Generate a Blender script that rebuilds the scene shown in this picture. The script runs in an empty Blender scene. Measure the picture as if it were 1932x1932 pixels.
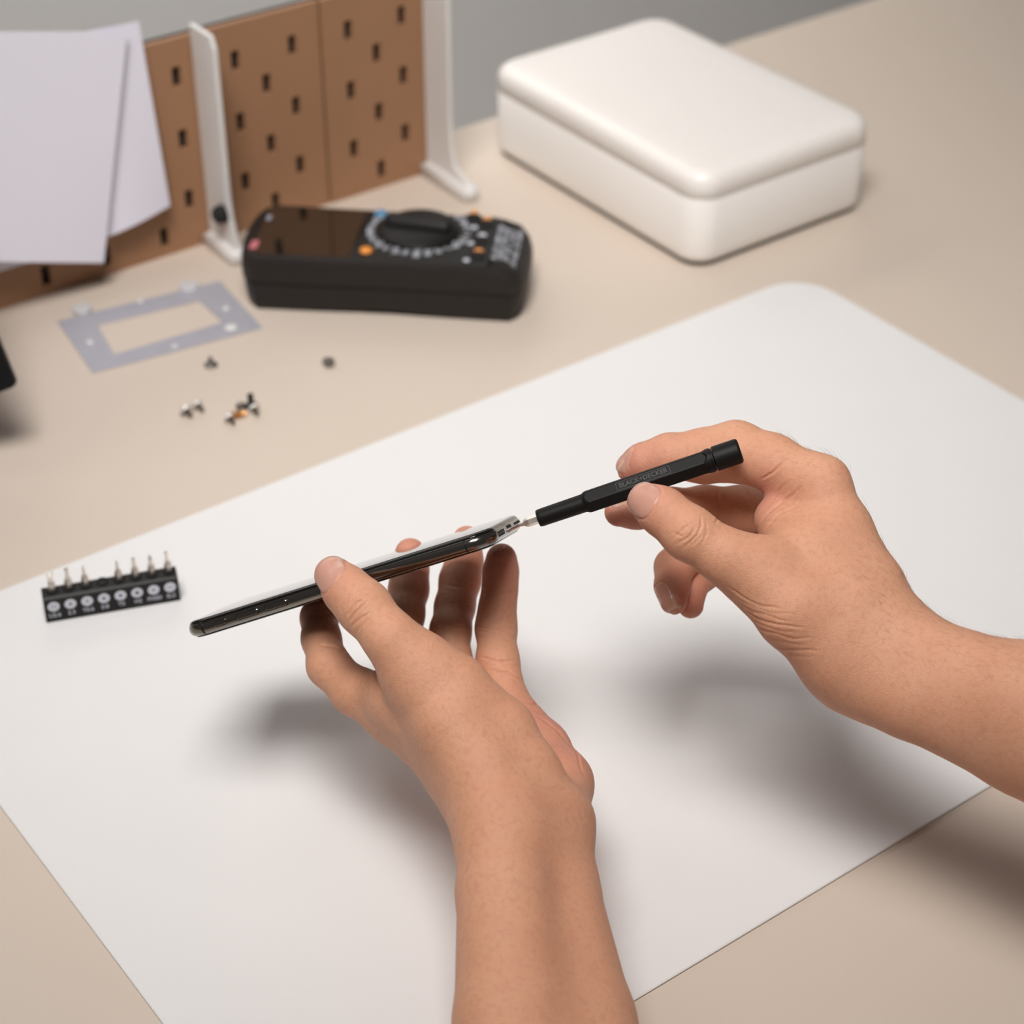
import bpy, bmesh, math, random
import numpy as np
from mathutils import Vector, Matrix
random.seed(7); rng = np.random.default_rng(7)
SC = bpy.context.scene
COL = SC.collection
# ------------------------------------------------------------------ camera, world, lights, exposure
F = 3741.0; PITCH = math.radians(35.93); CH = 0.65
cd = bpy.data.cameras.new('camera'); cam = bpy.data.objects.new('camera', cd); COL.objects.link(cam)
cd.sensor_width = 36; cd.lens = F/1932*36; cd.clip_start = .02; cd.clip_end = 50
cam.location = (0, 0, CH); cam.rotation_euler = (math.pi/2-PITCH, 0, 0)
cd.dof.use_dof = True; cd.dof.focus_distance = .825; cd.dof.aperture_fstop = 8.3
SC.camera = cam
w = bpy.data.worlds.new('world'); SC.world = w; w.use_nodes = True
w.node_tree.nodes['Background'].inputs[0].default_value = (1.0, .94, .90, 1)
w.node_tree.nodes['Background'].inputs[1].default_value = .10
def area(name, loc, target, size, power, color):
    l = bpy.data.lights.new(name, 'AREA'); l.shape = 'RECTANGLE'; l.size, l.size_y = size
    l.energy = power; l.color = color
    o = bpy.data.objects.new(name, l); COL.objects.link(o); o.location = loc
    o.rotation_euler = (Vector(target)-Vector(loc)).to_track_quat('-Z', 'Y').to_euler(); return o
k_ = area('softbox_key', (-.14, .20, 1.65), (-.02, 1.16, 0), (.66, .56), 5.65, (1, .97, .945)); k_.data.spread = math.radians(70)
area('softbox_back', (-.62, 1.25, 1.30), (.1, 1.0, 0), (.5, .5), .9, (1, .97, .95))
area('added_wall_fill', (-.55, 1.75, .9), (-.75, 2.1, -.2), (1.6, .2), 9, (1, .98, .96)).data.spread = math.radians(130)  # added out-of-frame fill, only there to brighten the back wall
vs = SC.view_settings; SC.display_settings.display_device = 'sRGB'
vs.view_transform = 'Standard'; vs.look = 'None'; vs.gamma = 1; vs.exposure = .0; vs.use_curve_mapping = False

def ray(x, y):
    u = (x-966)/F; v = (y-966)/F
    return np.array([u, math.cos(PITCH)-v*math.sin(PITCH), -math.sin(PITCH)-v*math.cos(PITCH)])
O0 = np.array([0, 0, CH])
def P(x, y, Z): return O0+Z*ray(x, y)
def G(x, y, h=0.0):
    r = ray(x, y); return O0+r*((h-CH)/r[2])
TH = math.radians(36.4); U = np.array([math.cos(TH), math.sin(TH), 0]); W = np.array([-math.sin(TH), math.cos(TH), 0])
def UW(u, w_, z=0.0): return U*u+W*w_+np.array([0, 0, z])

# ------------------------------------------------------------------ materials
def lin(c): return tuple((x/255/12.92 if x/255 <= .04045 else ((x/255+.055)/1.055)**2.4) for x in c)
def mat(name, rgb, rough=.5, metal=0, spec=.5, coat=0, noise=0, nscale=50, bump=0, bscale=800, ior=1.5, linear=False, trans=0):
    m = bpy.data.materials.new(name); m.use_nodes = True; nt = m.node_tree; b = nt.nodes['Principled BSDF']
    c = rgb if linear else lin(rgb)
    b.inputs['Base Color'].default_value = (*c, 1); b.inputs['Roughness'].default_value = rough
    b.inputs['Metallic'].default_value = metal; b.inputs['Specular IOR Level'].default_value = spec
    b.inputs['IOR'].default_value = ior; b.inputs['Coat Weight'].default_value = coat
    b.inputs['Transmission Weight'].default_value = trans
    tc = nt.nodes.new('ShaderNodeTexCoord')
    if noise:
        n = nt.nodes.new('ShaderNodeTexNoise'); n.inputs['Scale'].default_value = nscale; n.inputs['Detail'].default_value = 4
        mx = nt.nodes.new('ShaderNodeMix'); mx.data_type = 'RGBA'
        nt.links.new(tc.outputs['Object'], n.inputs['Vector']); nt.links.new(n.outputs['Fac'], mx.inputs['Factor'])
        mx.inputs['A'].default_value = (*[x*(1-noise) for x in c], 1); mx.inputs['B'].default_value = (*[min(1, x*(1+noise)) for x in c], 1)
        nt.links.new(mx.outputs['Result'], b.inputs['Base Color'])
    if bump:
        n = nt.nodes.new('ShaderNodeTexNoise'); n.inputs['Scale'].default_value = bscale; n.inputs['Detail'].default_value = 3
        bp = nt.nodes.new('ShaderNodeBump'); bp.inputs['Strength'].default_value = bump; bp.inputs['Distance'].default_value = .0002
        nt.links.new(tc.outputs['Object'], n.inputs['Vector']); nt.links.new(n.outputs['Fac'], bp.inputs['Height']); nt.links.new(bp.outputs['Normal'], b.inputs['Normal'])
    return m
M = dict(
 desk=mat('desk_laminate', (.645, .55, .465), .55, noise=.02, nscale=9, bump=.05, linear=True),
 mat=mat('desk_mat', (.79, .78, .775), .5, noise=.01, nscale=30, bump=.08, bscale=1500, linear=True),
 wall=mat('wall_paint', (.85, .84, .82), .8, bump=.1, bscale=200, linear=True),
 floor=mat('floor_vinyl', (.6, .56, .52), .6, noise=.1, nscale=6, linear=True),
 board=mat('pegboard_brown', (.335, .175, .09), .55, noise=.08, nscale=20, linear=True),
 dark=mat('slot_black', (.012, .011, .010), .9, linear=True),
 white=mat('white_plastic', (.72, .70, .68), .35, noise=.01, nscale=20, linear=True),
 cream=mat('white_enamel', (.87, .83, .79), .32, noise=.01, nscale=20, linear=True),
 black=mat('black_plastic', (.013, .012, .0115), .45, spec=.22, noise=.1, nscale=300, bump=.2, linear=True),
 blackmatte=mat('black_anodised', (.0065, .0062, .006), .52, spec=.22, noise=.1, nscale=500, bump=.15, bscale=3000, linear=True),
 blackgloss=mat('black_glass', (.004, .004, .004), .03, linear=True, noise=.02),
 meter=mat('meter_rubber', (.018, .014, .0125), .5, spec=.3, noise=.1, nscale=100, bump=.3, bscale=1500, linear=True),
 lcd=mat('meter_window', (.012, .010, .008), .05, linear=True, ior=2.7, noise=.02),
 print=mat('white_print', (.60, .62, .68), .6, linear=True, noise=.03),
 grey=mat('grey_print', (.30, .31, .36), .6, linear=True, noise=.03),
 orange=mat('orange_plastic', (.80, .29, .05), .45, linear=True, noise=.03),
 blue=mat('blue_plastic', (.10, .27, .45), .45, linear=True, noise=.03),
 red=mat('red_print', (.55, .16, .18), .5, linear=True, noise=.03),
 steel=mat('bit_steel', (.85, .78, .71), .38, metal=1, linear=True, noise=.08, nscale=400),
 silver=mat('screw_nickel', (.88, .86, .82), .42, metal=.6, linear=True, noise=.05, nscale=400),
 zinc=mat('zinc_grey', (.25, .235, .22), .4, metal=1, linear=True, noise=.1, nscale=400),
 darksteel=mat('blackened_steel', (.05, .05, .055), .35, metal=1, linear=True, noise=.1, nscale=400),
 brass=mat('brass', (.85, .42, .14), .3, metal=1, linear=True, noise=.05, nscale=400),
 sheet=mat('galvanised_sheet', (.47, .47, .52), .55, metal=.35, noise=.08, nscale=60, linear=True),
 pad=mat('frosted_pad', (.55, .54, .55), .5, noise=.05, nscale=60, linear=True),
 frame=mat('phone_steel', (.23, .215, .195), .16, metal=1, linear=True, noise=.03, nscale=60),
 band=mat('antenna_band', (.012, .012, .012), .3, linear=True, noise=.02),
 paper=mat('paper_lilac', (.80, .78, .87), .8, noise=.01, nscale=30, linear=True),
)
# ------------------------------------------------------------------ helpers
def tag(o, label=None, cat=None, group=None, kind=None):
    if label: o['label'] = label
    if cat: o['category'] = cat
    if group: o['group'] = group
    if kind: o['kind'] = kind
    return o
def ob(name, verts, faces, m, parent=None, smooth=False, mw=None, bevel=0, seg=3):
    me = bpy.data.meshes.new(name); me.from_pydata([tuple(v) for v in verts], [], [tuple(f) for f in faces]); me.update()
    bm = bmesh.new(); bm.from_mesh(me); bmesh.ops.recalc_face_normals(bm, faces=bm.faces[:])
    if bevel: bmesh.ops.bevel(bm, geom=bm.edges[:]+bm.verts[:], offset=bevel, segments=seg, profile=.5, affect='EDGES', clamp_overlap=True)
    bm.to_mesh(me); bm.free()
    me.materials.append(m)
    if smooth: me.shade_smooth()
    o = bpy.data.objects.new(name, me); COL.objects.link(o)
    if smooth and bevel: o.data.set_sharp_from_angle(angle=math.radians(50))
    if parent: o.parent = parent
    if mw is not None: o.matrix_local = mw
    return o
def empty(name, mw):
    o = bpy.data.objects.new(name, None); o.empty_display_size = .01; COL.objects.link(o); o.matrix_world = mw; return o
def frame_mw(origin, x, y):
    x = Vector(x).normalized(); z = x.cross(Vector(y)).normalized(); y = z.cross(x)
    m = Matrix((x, y, z)).transposed().to_4x4(); m.translation = Vector(origin); return m
def box_v(c, s):
    vs_ = [(c[0]+i*s[0]/2, c[1]+j*s[1]/2, c[2]+k*s[2]/2) for i in (-1, 1) for j in (-1, 1) for k in (-1, 1)]
    fs = [(0, 1, 3, 2), (4, 6, 7, 5), (0, 4, 5, 1), (2, 3, 7, 6), (0, 2, 6, 4), (1, 5, 7, 3)]
    return vs_, fs
def box(name, c, s, m, parent=None, mw=None, bevel=0, smooth=True):
    v, f = box_v(c, s); return ob(name, v, f, m, parent, smooth and bevel > 0, mw, bevel)
def join(parts):
    V = []; Fc = []
    for v, f in parts:
        n = len(V); V += list(v); Fc += [tuple(i+n for i in q) for q in f]
    return V, Fc
def rrect(hx, hy, r, n=8):
    pts = []
    for cx, cy, a0 in ((hx-r, hy-r, 0), (-hx+r, hy-r, 90), (-hx+r, -hy+r, 180), (hx-r, -hy+r, 270)):
        for i in range(n+1):
            a = math.radians(a0+90*i/n); pts.append((cx+r*math.cos(a), cy+r*math.sin(a)))
    return pts
def loft(loops, cap=True):
    n = len(loops[0]); V = [p for l in loops for p in l]; Fc = []
    for k in range(len(loops)-1):
        for i in range(n):
            j = (i+1) % n; Fc.append((k*n+i, k*n+j, (k+1)*n+j, (k+1)*n+i))
    if cap: Fc += [tuple(range(n))[::-1], tuple((len(loops)-1)*n+i for i in range(n))]
    return V, Fc
def prism(poly, z0, z1): return loft([[(x, y, z0) for x, y in poly], [(x, y, z1) for x, y in poly]])
def rot(poly, a, c=(0, 0)): return [(c[0]+x*math.cos(a)-y*math.sin(a), c[1]+x*math.sin(a)+y*math.cos(a)) for x, y in poly]
def circ(r, n=24, c=(0, 0)): return [(c[0]+r*math.cos(2*math.pi*i/n), c[1]+r*math.sin(2*math.pi*i/n)) for i in range(n)]
def lathe(prof, n=32, axis='z', sides=None):
    loops = []
    for r, z in prof: loops.append([(r*math.cos(2*math.pi*i/n), r*math.sin(2*math.pi*i/n), z) for i in range(n)])
    if axis == 'x': loops = [[(z, x, y) for x, y, z in l] for l in loops]
    return loft(loops)
def text(name, s, size, m, parent, mw, ext=.0001, align='CENTER', sx=1, bold=0):
    c = bpy.data.curves.new(name, 'FONT'); c.body = s; c.size = size; c.extrude = ext; c.offset = bold; c.align_x = align; c.align_y = 'CENTER'; c.resolution_u = 3
    t = bpy.data.objects.new(name, c); COL.objects.link(t); dg = bpy.context.evaluated_depsgraph_get()
    me = bpy.data.meshes.new_from_object(t.evaluated_get(dg)); bpy.data.objects.remove(t); bpy.data.curves.remove(c)
    me.materials.clear(); me.materials.append(m)
    for v in me.vertices: v.co.x *= sx
    o = bpy.data.objects.new(name, me); COL.objects.link(o); o.parent = parent; o.matrix_local = mw; return o

# ------------------------------------------------------------------ setting: floor, wall, desk
MU = frame_mw((0, 0, 0), U, W)
tag(box('floor', (.3, .2, -.76), (5, 4.5, .04), M['floor'], mw=MU), kind='structure')
tag(box('wall_back', (.3, 1.85, .5), (4.2, .1, 2.5), M['wall'], mw=MU), kind='structure')
dk = empty('desk', Matrix.Translation((0, .6, -.74)))
tag(dk, 'large beige laminate desk top carrying the tools and the white mat', 'desk')
def dbox(n, c, s, m, b): 
    o = box(n, c, s, m, dk, bevel=b); o.matrix_local = dk.matrix_world.inverted() @ MU; return o
dbox('desk_top', (.55, .6, -.0125), (2.1, 1.096, .025), M['desk'], .002)
for u_ in (-.42, 1.52):
    for w_ in (.11, 1.08): dbox('leg', (u_, w_, -.3825), (.05, .05, .715), M['white'], .004)

# mat
c = UW((.203+.848)/2, (.4117+.824)/2, 0); pl = rrect((.848-.203)/2, (.824-.4117)/2, .03, 10)
mo = ob('desk_mat', *loft([[(x*(1-.0008/.3), y*(1-.0008/.2), 0) for x, y in pl], [(x, y, .0007) for x, y in pl], [(x, y, .0012) for x, y in pl], [(x*(1-.0005/.3), y*(1-.0005/.2), .0016) for x, y in pl]]), M['mat'], mw=frame_mw(c, U, W))
tag(mo, 'large white rounded-corner work mat lying on the beige desk under the hands', 'mat')
MZ = .0016

# ------------------------------------------------------------------ pegboard
def panel(parent, u0, u1, z1, w0=1.1, th=.004):
    zs = [.014+.022*k for k in range(int((z1-.01)/.022))]
    slots = []
    for k, z in enumerate(zs):
        off = .432 if k % 2 == 0 else .4535
        for i in range(-10, 12):
            s = off+.0437*i
            if s-.0025 > u0+.006 and s+.0025 < u1-.004 and z+.009 < z1: slots.append((s, z))
    us = sorted(set([u0, u1]+[round(s+d, 6) for s, z in slots for d in (-.0031, .0031)]))
    zz = sorted(set([0.0, z1]+[round(z+d, 6) for s, z in slots for d in (-.007, .007)]))
    V = []; Fc = []
    idx = {}
    for i, a in enumerate(us):
        for j, b in enumerate(zz):
            idx[i, j] = len(V); V.append((a, w0, b))
    nb = len(V); V += [(a, b+th, c_) for a, b, c_ in V]
    def hole(i, j):
        a = (us[i]+us[i+1])/2; b = (zz[j]+zz[j+1])/2
        return any(abs(a-s) < .0024 and abs(b-z) < .007 for s, z in slots)
    H = {(i, j): hole(i, j) for i in range(len(us)-1) for j in range(len(zz)-1)}
    solid = lambda i, j: (i, j) in H and not H[i, j]
    for (i, j), h in H.items():
        if h: continue
        q = [idx[i, j], idx[i+1, j], idx[i+1, j+1], idx[i, j+1]]; Fc.append(q); Fc.append([x+nb for x in q[::-1]])
        for (di, dj, a, b) in ((-1, 0, (i, j), (i, j+1)), (1, 0, (i+1, j), (i+1, j+1)), (0, -1, (i, j), (i+1, j)), (0, 1, (i, j+1), (i+1, j+1))):
            if not solid(i+di, j+dj): Fc.append([idx[a], idx[b], idx[b]+nb, idx[a]+nb])
    o = ob('panel', V, Fc, M['board'], parent); o.matrix_local = parent.matrix_world.inverted() @ MU
    return o
pg = empty('pegboard', frame_mw(UW(.5, 1.1), U, W))
tag(pg, 'brown slotted pegboard standing on white brackets at the back of the desk', 'pegboard')
panel(pg, .20, .6495, .15); panel(pg, .651, .742, .15, 1.0992)
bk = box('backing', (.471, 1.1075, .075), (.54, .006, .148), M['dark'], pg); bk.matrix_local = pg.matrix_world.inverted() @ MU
def bracket(u_, L_):
    pr = [(0, .158), (.026, .158), (.030, .15), (.030, .045), (.0315, .030), (.0345, .018), (L_-.004, .010), (L_-.001, .006), (L_-.001, 0), (0, 0)]
    V, Fc = loft([[(u_-.0018, 1.0988-a, z) for a, z in pr], [(u_+.0018, 1.0988-a, z) for a, z in pr]])
    o = ob('bracket', V, Fc, M['white'], pg, bevel=.0006, seg=1); o.matrix_local = pg.matrix_world.inverted() @ MU
    # rounded foot
    R = .0075
    pts = [(-R+R*0, 0)] 
    pl_ = [(R*math.cos(a), -L_+R+R*math.sin(a)) for a in np.linspace(math.pi, 2*math.pi, 14)]+[(R, 0), (-R, 0)]
    def sc(k): return [(x*k, (y+L_/2)*(1-(1-k)*R/L_)-L_/2) for x, y in pl_]
    loops = [[(u_+x, 1.0988+y, z) for x, y in sc(k)] for k, z in ((1, 0), (1, .006), (.92, .008), (.7, .0095), (.4, .010))]
    f = ob('foot', *loft(loops), M['white'], o, smooth=True); f.matrix_local = Matrix.Identity(4)
    return o
b1 = bracket(.5545, .041); b2 = bracket(.7345, .058)
# the black knob on the first bracket
kn = ob('knob', *lathe([(.0001, .0085), (.003, .0080), (.0052, .0066), (.0062, .0045), (.0064, .002), (.0064, 0)], 28), M['dark'], b1, smooth=True)
kn.matrix_local = frame_mw((.5527, 1.0988-.0240, .0325), (0, -1, 0), (0, 0, 1))

# papers hanging on the board (upper edges out at the board, lower edges free)
def sheet(pts, ws, label, th=.0003):
    V = []
    def PWp(x, y, w_):
        r = ray(x, y); return O0+r*((w_-O0@W)/(r@W))
    base = [PWp(x, y, w_) for (x, y), w_ in zip(pts, ws)]
    n = np.cross(base[1]-base[0], base[-1]-base[0]); n /= np.linalg.norm(n)
    # bilinear grid with a gentle curl
    nx, ny = 14, 14; a, b, c_, d = base
    for s in (0, 1):
        for j in range(ny+1):
            for i in range(nx+1):
                x = i/nx; y = j/ny
                p = (a*(1-x)+b*x)*(1-y)+(d*(1-x)+c_*x)*y
                p = p - W*(.004*math.sin(math.pi*x)*(y**2)) + W*s*th
                V.append(p)
    Fc = []; N = (nx+1)*(ny+1)
    for j in range(ny):
        for i in range(nx):
            q = [j*(nx+1)+i, j*(nx+1)+i+1, (j+1)*(nx+1)+i+1, (j+1)*(nx+1)+i]; Fc.append(q); Fc.append([k+N for k in q[::-1]])
    for i in range(nx):
        Fc.append([i, i+1, i+1+N, i+N]); k = ny*(nx+1)+i; Fc.append([k, k+1, k+1+N, k+N])
    for j in range(ny):
        k = j*(nx+1); Fc.append([k, k+nx+1, k+nx+1+N, k+N]); k += nx; Fc.append([k, k+nx+1, k+nx+1+N, k+N])
    c0 = np.mean(base, axis=0); V = [v-c0 for v in V]
    o = ob('paper_sheet', V, Fc, M['paper'], smooth=False, mw=Matrix.Translation(c0)); tag(o, label, 'paper', 'loose papers hanging on the pegboard'); return o
sheet([(-330, 60), (240, 60), (196, 496), (-330, 478)], [1.091, 1.0905, 1.078, 1.079], 'front white paper sheet with its lower edge hanging free over the pegboard')
sheet([(60, 80), (262, 40), (321, 388), (150, 466)], [1.0965, 1.0960, 1.089, 1.090], 'narrow lilac-grey paper sheet peeking out right behind the front sheet')
sheet([(-330, 200), (60, 200), (60, 494), (-330, 590)], [1.0968, 1.0966, 1.090, 1.090], 'shaded paper sheet low at the left edge behind the front sheet')

# ------------------------------------------------------------------ white box
bc = UW(.7926+.081, .8685+.118)
bx = empty('storage_box', frame_mw(bc, U, W)); tag(bx, 'large cream-white lidded box with rounded corners on the desk behind the mat', 'box')
def rl(hx, hy, r, z): return [(x, y, z) for x, y in rrect(hx, hy, r, 10)]
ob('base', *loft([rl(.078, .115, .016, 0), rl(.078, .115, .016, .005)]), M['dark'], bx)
ob('body', *loft([rl(.078, .115, .016, .003), rl(.0802, .1172, .018, .0045), rl(.0808, .1178, .0185, .009), rl(.0812, .1182, .0185, .05), rl(.0806, .1176, .0183, .0506)]), M['cream'], bx, smooth=True).data.set_sharp_from_angle(angle=math.radians(60))
ob('lid', *loft([rl(.0800, .117, .018, .0504), rl(.0812, .1182, .0185, .0512), rl(.081, .118, .0185, .060)]+[rl(.081-.009*(1-math.cos(a)), .118-.009*(1-math.cos(a)), .0185-.006*(1-math.cos(a)), .060+.009*math.sin(a)) for a in np.linspace(.2, math.pi/2, 6)]+[rl(.060, .097, .01, .0695)]), M['cream'], bx, smooth=True)

# ------------------------------------------------------------------ thin metal frame plate
def shape_with_hole(outer, inner, z0, z1):
    V = []; n = len(outer)
    for z in (z0, z1):
        V += [(*p, z) for p in outer]+[(*p, z) for p in inner]
    Fc = []
    for i in range(n):
        j = (i+1) % n
        for k, fl in ((0, 1), (2*n, 0)):
            Fc.append((k+i, k+j, k+n+j, k+n+i))
        Fc.append((i, j, 2*n+j, 2*n+i)); Fc.append((n+i, n+j, 3*n+j, 3*n+i))
    return V, Fc
fo = [(108, 608), (175, 705), (495, 620), (415, 532)]; fi = [(184, 615), (216, 671), (421, 610), (376, 569)]
cc = G(290, 618); MF = frame_mw((cc[0], cc[1], 0), (1, 0, 0), (0, 1, 0))
g2 = lambda q: tuple((G(*q)-cc)[:2])
fr = empty('metal_frame', MF); tag(fr, 'thin grey sheet-metal rectangular frame lying flat beside the multimeter', 'metal frame')
ob('plate', *shape_with_hole([g2(q) for q in fo], [g2(q) for q in fi], .0002, .0011), M['sheet'], fr, bevel=.0002, seg=1)
for q, r in (((155, 588), .0062), ((357, 545), .0068)):
    ob('corner_pad', *lathe([(.0001, 0), (r, 0), (r, .0016), (r*.9, .0022), (.0001, .0022)], 24), M['pad'], fr, mw=Matrix.Translation((*g2(q), .0011)))
for q, r in (((330, 656), .0018), ((170, 648), .0022), ((427, 584), .0022), ((436, 620), .004), ((265, 571), .0018)):
    ob('rivet', *lathe([(.0001, 0), (r, 0), (r*.7, .0007), (.0001, .0008)], 16), M['white'], fr, mw=Matrix.Translation((*g2(q), .0011)))

# ------------------------------------------------------------------ black panel at the left edge
M['blackflat'] = mat('black_flat', (.003, .003, .003), .6, linear=True, spec=.2, noise=.02)
cp = P(34, 727, 1.12); mt = frame_mw(cp, (np.array([math.cos(math.radians(20)), 0, 0])-math.sin(math.radians(20))*-np.array([0, math.sin(PITCH), math.cos(PITCH)])), (-.2, .4, .9))
tb = empty('tablet', mt); tag(tb, 'black tablet with rounded corner leaning at the left edge of the desk', 'tablet')
pl = rrect(.075, .105, .004, 8); pl = [(x-.075, y+.105) for x, y in pl]
ob('body', *loft([[(x*.995, y*.995, -.0035) for x, y in pl], [(x, y, -.0025) for x, y in pl], [(x, y, .0025) for x, y in pl], [(x*.995, y*.995, .0032) for x, y in pl]]), M['blackflat'], tb)
ob('screen', *prism([(x*.94-.0045, y*.95+.005) for x, y in pl], .0030, .0036), M['blackflat'], tb)

# ------------------------------------------------------------------ multimeter
ma = math.radians(-6.5); mc = np.array([-.0815, 1.147, 0]); MM = frame_mw(mc, (math.cos(ma), math.sin(ma), 0), (-math.sin(ma), math.cos(ma), 0))
mm = empty('multimeter', MM); tag(mm, 'black digital multimeter with rotary dial lying on the desk behind the screws', 'multimeter')
MI = MM.inverted()
HT = .040
def mpt(x, y, h=HT): p = MI @ Vector(G(x, y, h)); return (p.x, p.y)
def mout(x0, x1, hy, bulge, r, z, zr=None):
    # plan outline: left end arched, right end slightly rounded
    pts = []
    for i in range(13):
        t = -1+2*i/12; pts.append((x0+.006*t*t+.005*(abs(t)**8), -hy*t))
    pts = pts[::1]
    right = []
    for i in range(13):
        t = -1+2*i/12; right.append((x1-.005*(abs(t)**8)-.003*t*t, hy*t*.95))
    out = pts+right
    n = []
    for (x, y) in out: n.append((x, y, z if x < x1-.03 or zr is None else z+(zr-z)*min(1, (x-(x1-.03))/.028)))
    return n
L0, L1, HY = -.094, .0945, .0385
def mid(k, z, zr=None, dl=0, dr=0): return mout(L0+dl, L1-dr, HY*k, .012, .01, z, zr)
def dense(l):
    # subdivide the long edges so slopes stay smooth
    out = []
    for a, b in zip(l, l[1:]+l[:1]):
        out.append(a); d = math.dist(a, b); k = int(d//.012)
        for i in range(1, k+1): t = i/(k+1); out.append(tuple(a[j]+(b[j]-a[j])*t for j in range(3)))
    return out
base = dense(mid(1, 0))
def lay(kx, ky, z, rs=0, ins=0):
    out = []
    for (x, y, _) in base:
        X = x*kx; Y = y*ky; Z_ = z
        if z < .003: Z_ += .0035*math.exp(-((X-.0)/.035)**2)
        s = max(0, (X-.066)/.0285); Z_ -= rs*s*s
        out.append((X, Y, Z_))
    return out
low = ob('body', *loft([lay(.965, .88, 0), lay(.975, .90, .002), lay(.985, .94, .010), lay(.992, .965, .0195), lay(.985, .955, .0205), lay(.985, .955, .0215), lay(1.0, 1.0, .0225, .001), lay(1.0, 1.0, .027, .003), lay(.995, .99, .033, .007), lay(.985, .972, .037, .009), lay(.972, .945, .0392, .0105), lay(.955, .90, HT, .011)]), M['meter'], mm, smooth=True)
low.data.set_sharp_from_angle(angle=math.radians(35))
def quadslab(name, q, z0, z1, m, r=.003, par=None):
    cx = sum(p[0] for p in q)/4; cy = sum(p[1] for p in q)/4
    hx = (abs(q[1][0]-q[0][0])+abs(q[2][0]-q[3][0]))/4; hy = (abs(q[3][1]-q[0][1])+abs(q[2][1]-q[1][1]))/4
    return ob(name, *prism([(cx+x, cy+y) for x, y in rrect(hx, hy, r)], z0, z1), m, par or mm)
scr = quadslab('display_window', [(-.083, -.0325), (-.0185, -.0325), (-.0185, .0325), (-.083, .0325)], HT-.001, HT+.0004, M['lcd'], .004)
quadslab('control_plate', [(-.0165, -.0335), (.070, -.0335), (.070, .0335), (-.0165, .0335)], HT-.001, HT+.0002, M['black'], .003)
dc = mpt(790, 436)
dial = ob('dial', *lathe([(.0262, 0), (.0262, .002), (.0245, .0035), (.020, .0045), (.0001, .0048)], 48), M['black'], mm, smooth=True, mw=Matrix.Translation((dc[0], dc[1], HT)))
dial.data.set_sharp_from_angle(angle=math.radians(40))
hp = [(x*1.0, y) for x, y in rrect(.0225, .0048, .0045, 8)]
ob('grip', *loft([[(x, y*1.6, .0035) for x, y in hp], [(x, y, .007) for x, y in hp], [(x*.96, y*.8, .0095) for x, y in hp], [(x*.9, y*.4, .0103) for x, y in hp]]), M['black'], dial, smooth=True, mw=Matrix.Rotation(-.12, 4, 'Z'))
# printed scale around the dial: short numbers
labs = ['2', '20', '200', '2k', '20k', '2M', '20M', '10', '200', '20', '2', '2m', '20m', 'A', '200', '20', '2n', '20n', '2u', 'hFE', 'Hz', '1000', '200', '20', '2', '200', '750', 'V']
for i, s in enumerate(labs):
    a = 2*math.pi*i/len(labs)+.1; r = .0312
    x = dc[0]+r*math.cos(a)*1.02; y = dc[1]+r*math.sin(a)*.98
    if abs(y) < .0345: text('scale_number', s, .0064, M['print'], mm, Matrix.Translation((x, y, HT+.0005)) @ Matrix.Rotation(-math.pi/2, 4, 'Z'), .0001, sx=.9)
for q, m_, r in (((691, 475), 'orange', .0042), ((719, 405), 'blue', .0042)):
    x, y = mpt(*q); ob('button', *lathe([(r, 0), (r, .0012), (r*.85, .0022), (.0001, .0025)], 24), M[m_], mm, smooth=True, mw=Matrix.Translation((x, y, HT)))
for q, rc in (((901, 484), 'orange'), ((917, 424), 'orange'), ((893, 412), 'orange'), ((908, 455), 'print')):
    x, y = mpt(*q)
    jk = ob('jack_socket', *lathe([(.0052, 0), (.0052, .0012), (.0032, .0014), (.0030, .0004), (.0001, .0004)], 24), M['dark'], mm, mw=Matrix.Translation((x, y, HT)))
    x, y = mpt(q[0]+2, q[1]-9); ob('socket_ring', *lathe([(.0028, 0), (.0028, .0004), (.0001, .0005)], 16), M[rc], mm, mw=Matrix.Translation((x, y, HT+.0006)))
for q in ((888, 460), (895, 430), (880, 492)):
    x, y = mpt(*q); ob('printed_mark', *lathe([(.0021, 0), (.0021, .0003), (.0001, .0003)], 16), M['print'], mm, mw=Matrix.Translation((x, y, HT+.0003)))
x, y = mpt(480, 463); ob('brand_mark', *prism(rot(rrect(.0024, .0055, .001), 0, (x, y)), HT-.001, HT+.0008), M['red'], mm)
x, y = mpt(508, 412); ob('printed_mark', *prism(rot(rrect(.0015, .0035, .001), 0, (x, y)), HT-.001, HT+.0008), M['grey'], mm)
# sloped warning text at the right end
for i, s in enumerate(('MAX 600V CAT III', '20A MAX FUSED', 'COM  V  mA  uA', '1000V DC 750V AC')):
    xx = .0725+.0042*i; ss = (xx-.066)/.0285
    text('warning_text', s, .0052, M['print'], mm, Matrix.Translation((xx, 0, HT-.0105*ss*ss*.95+.0008)) @ Matrix.Rotation(.20+.12*i, 4, 'Y') @ Matrix.Rotation(-math.pi/2, 4, 'Z'), .0001, sx=1.15)

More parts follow.
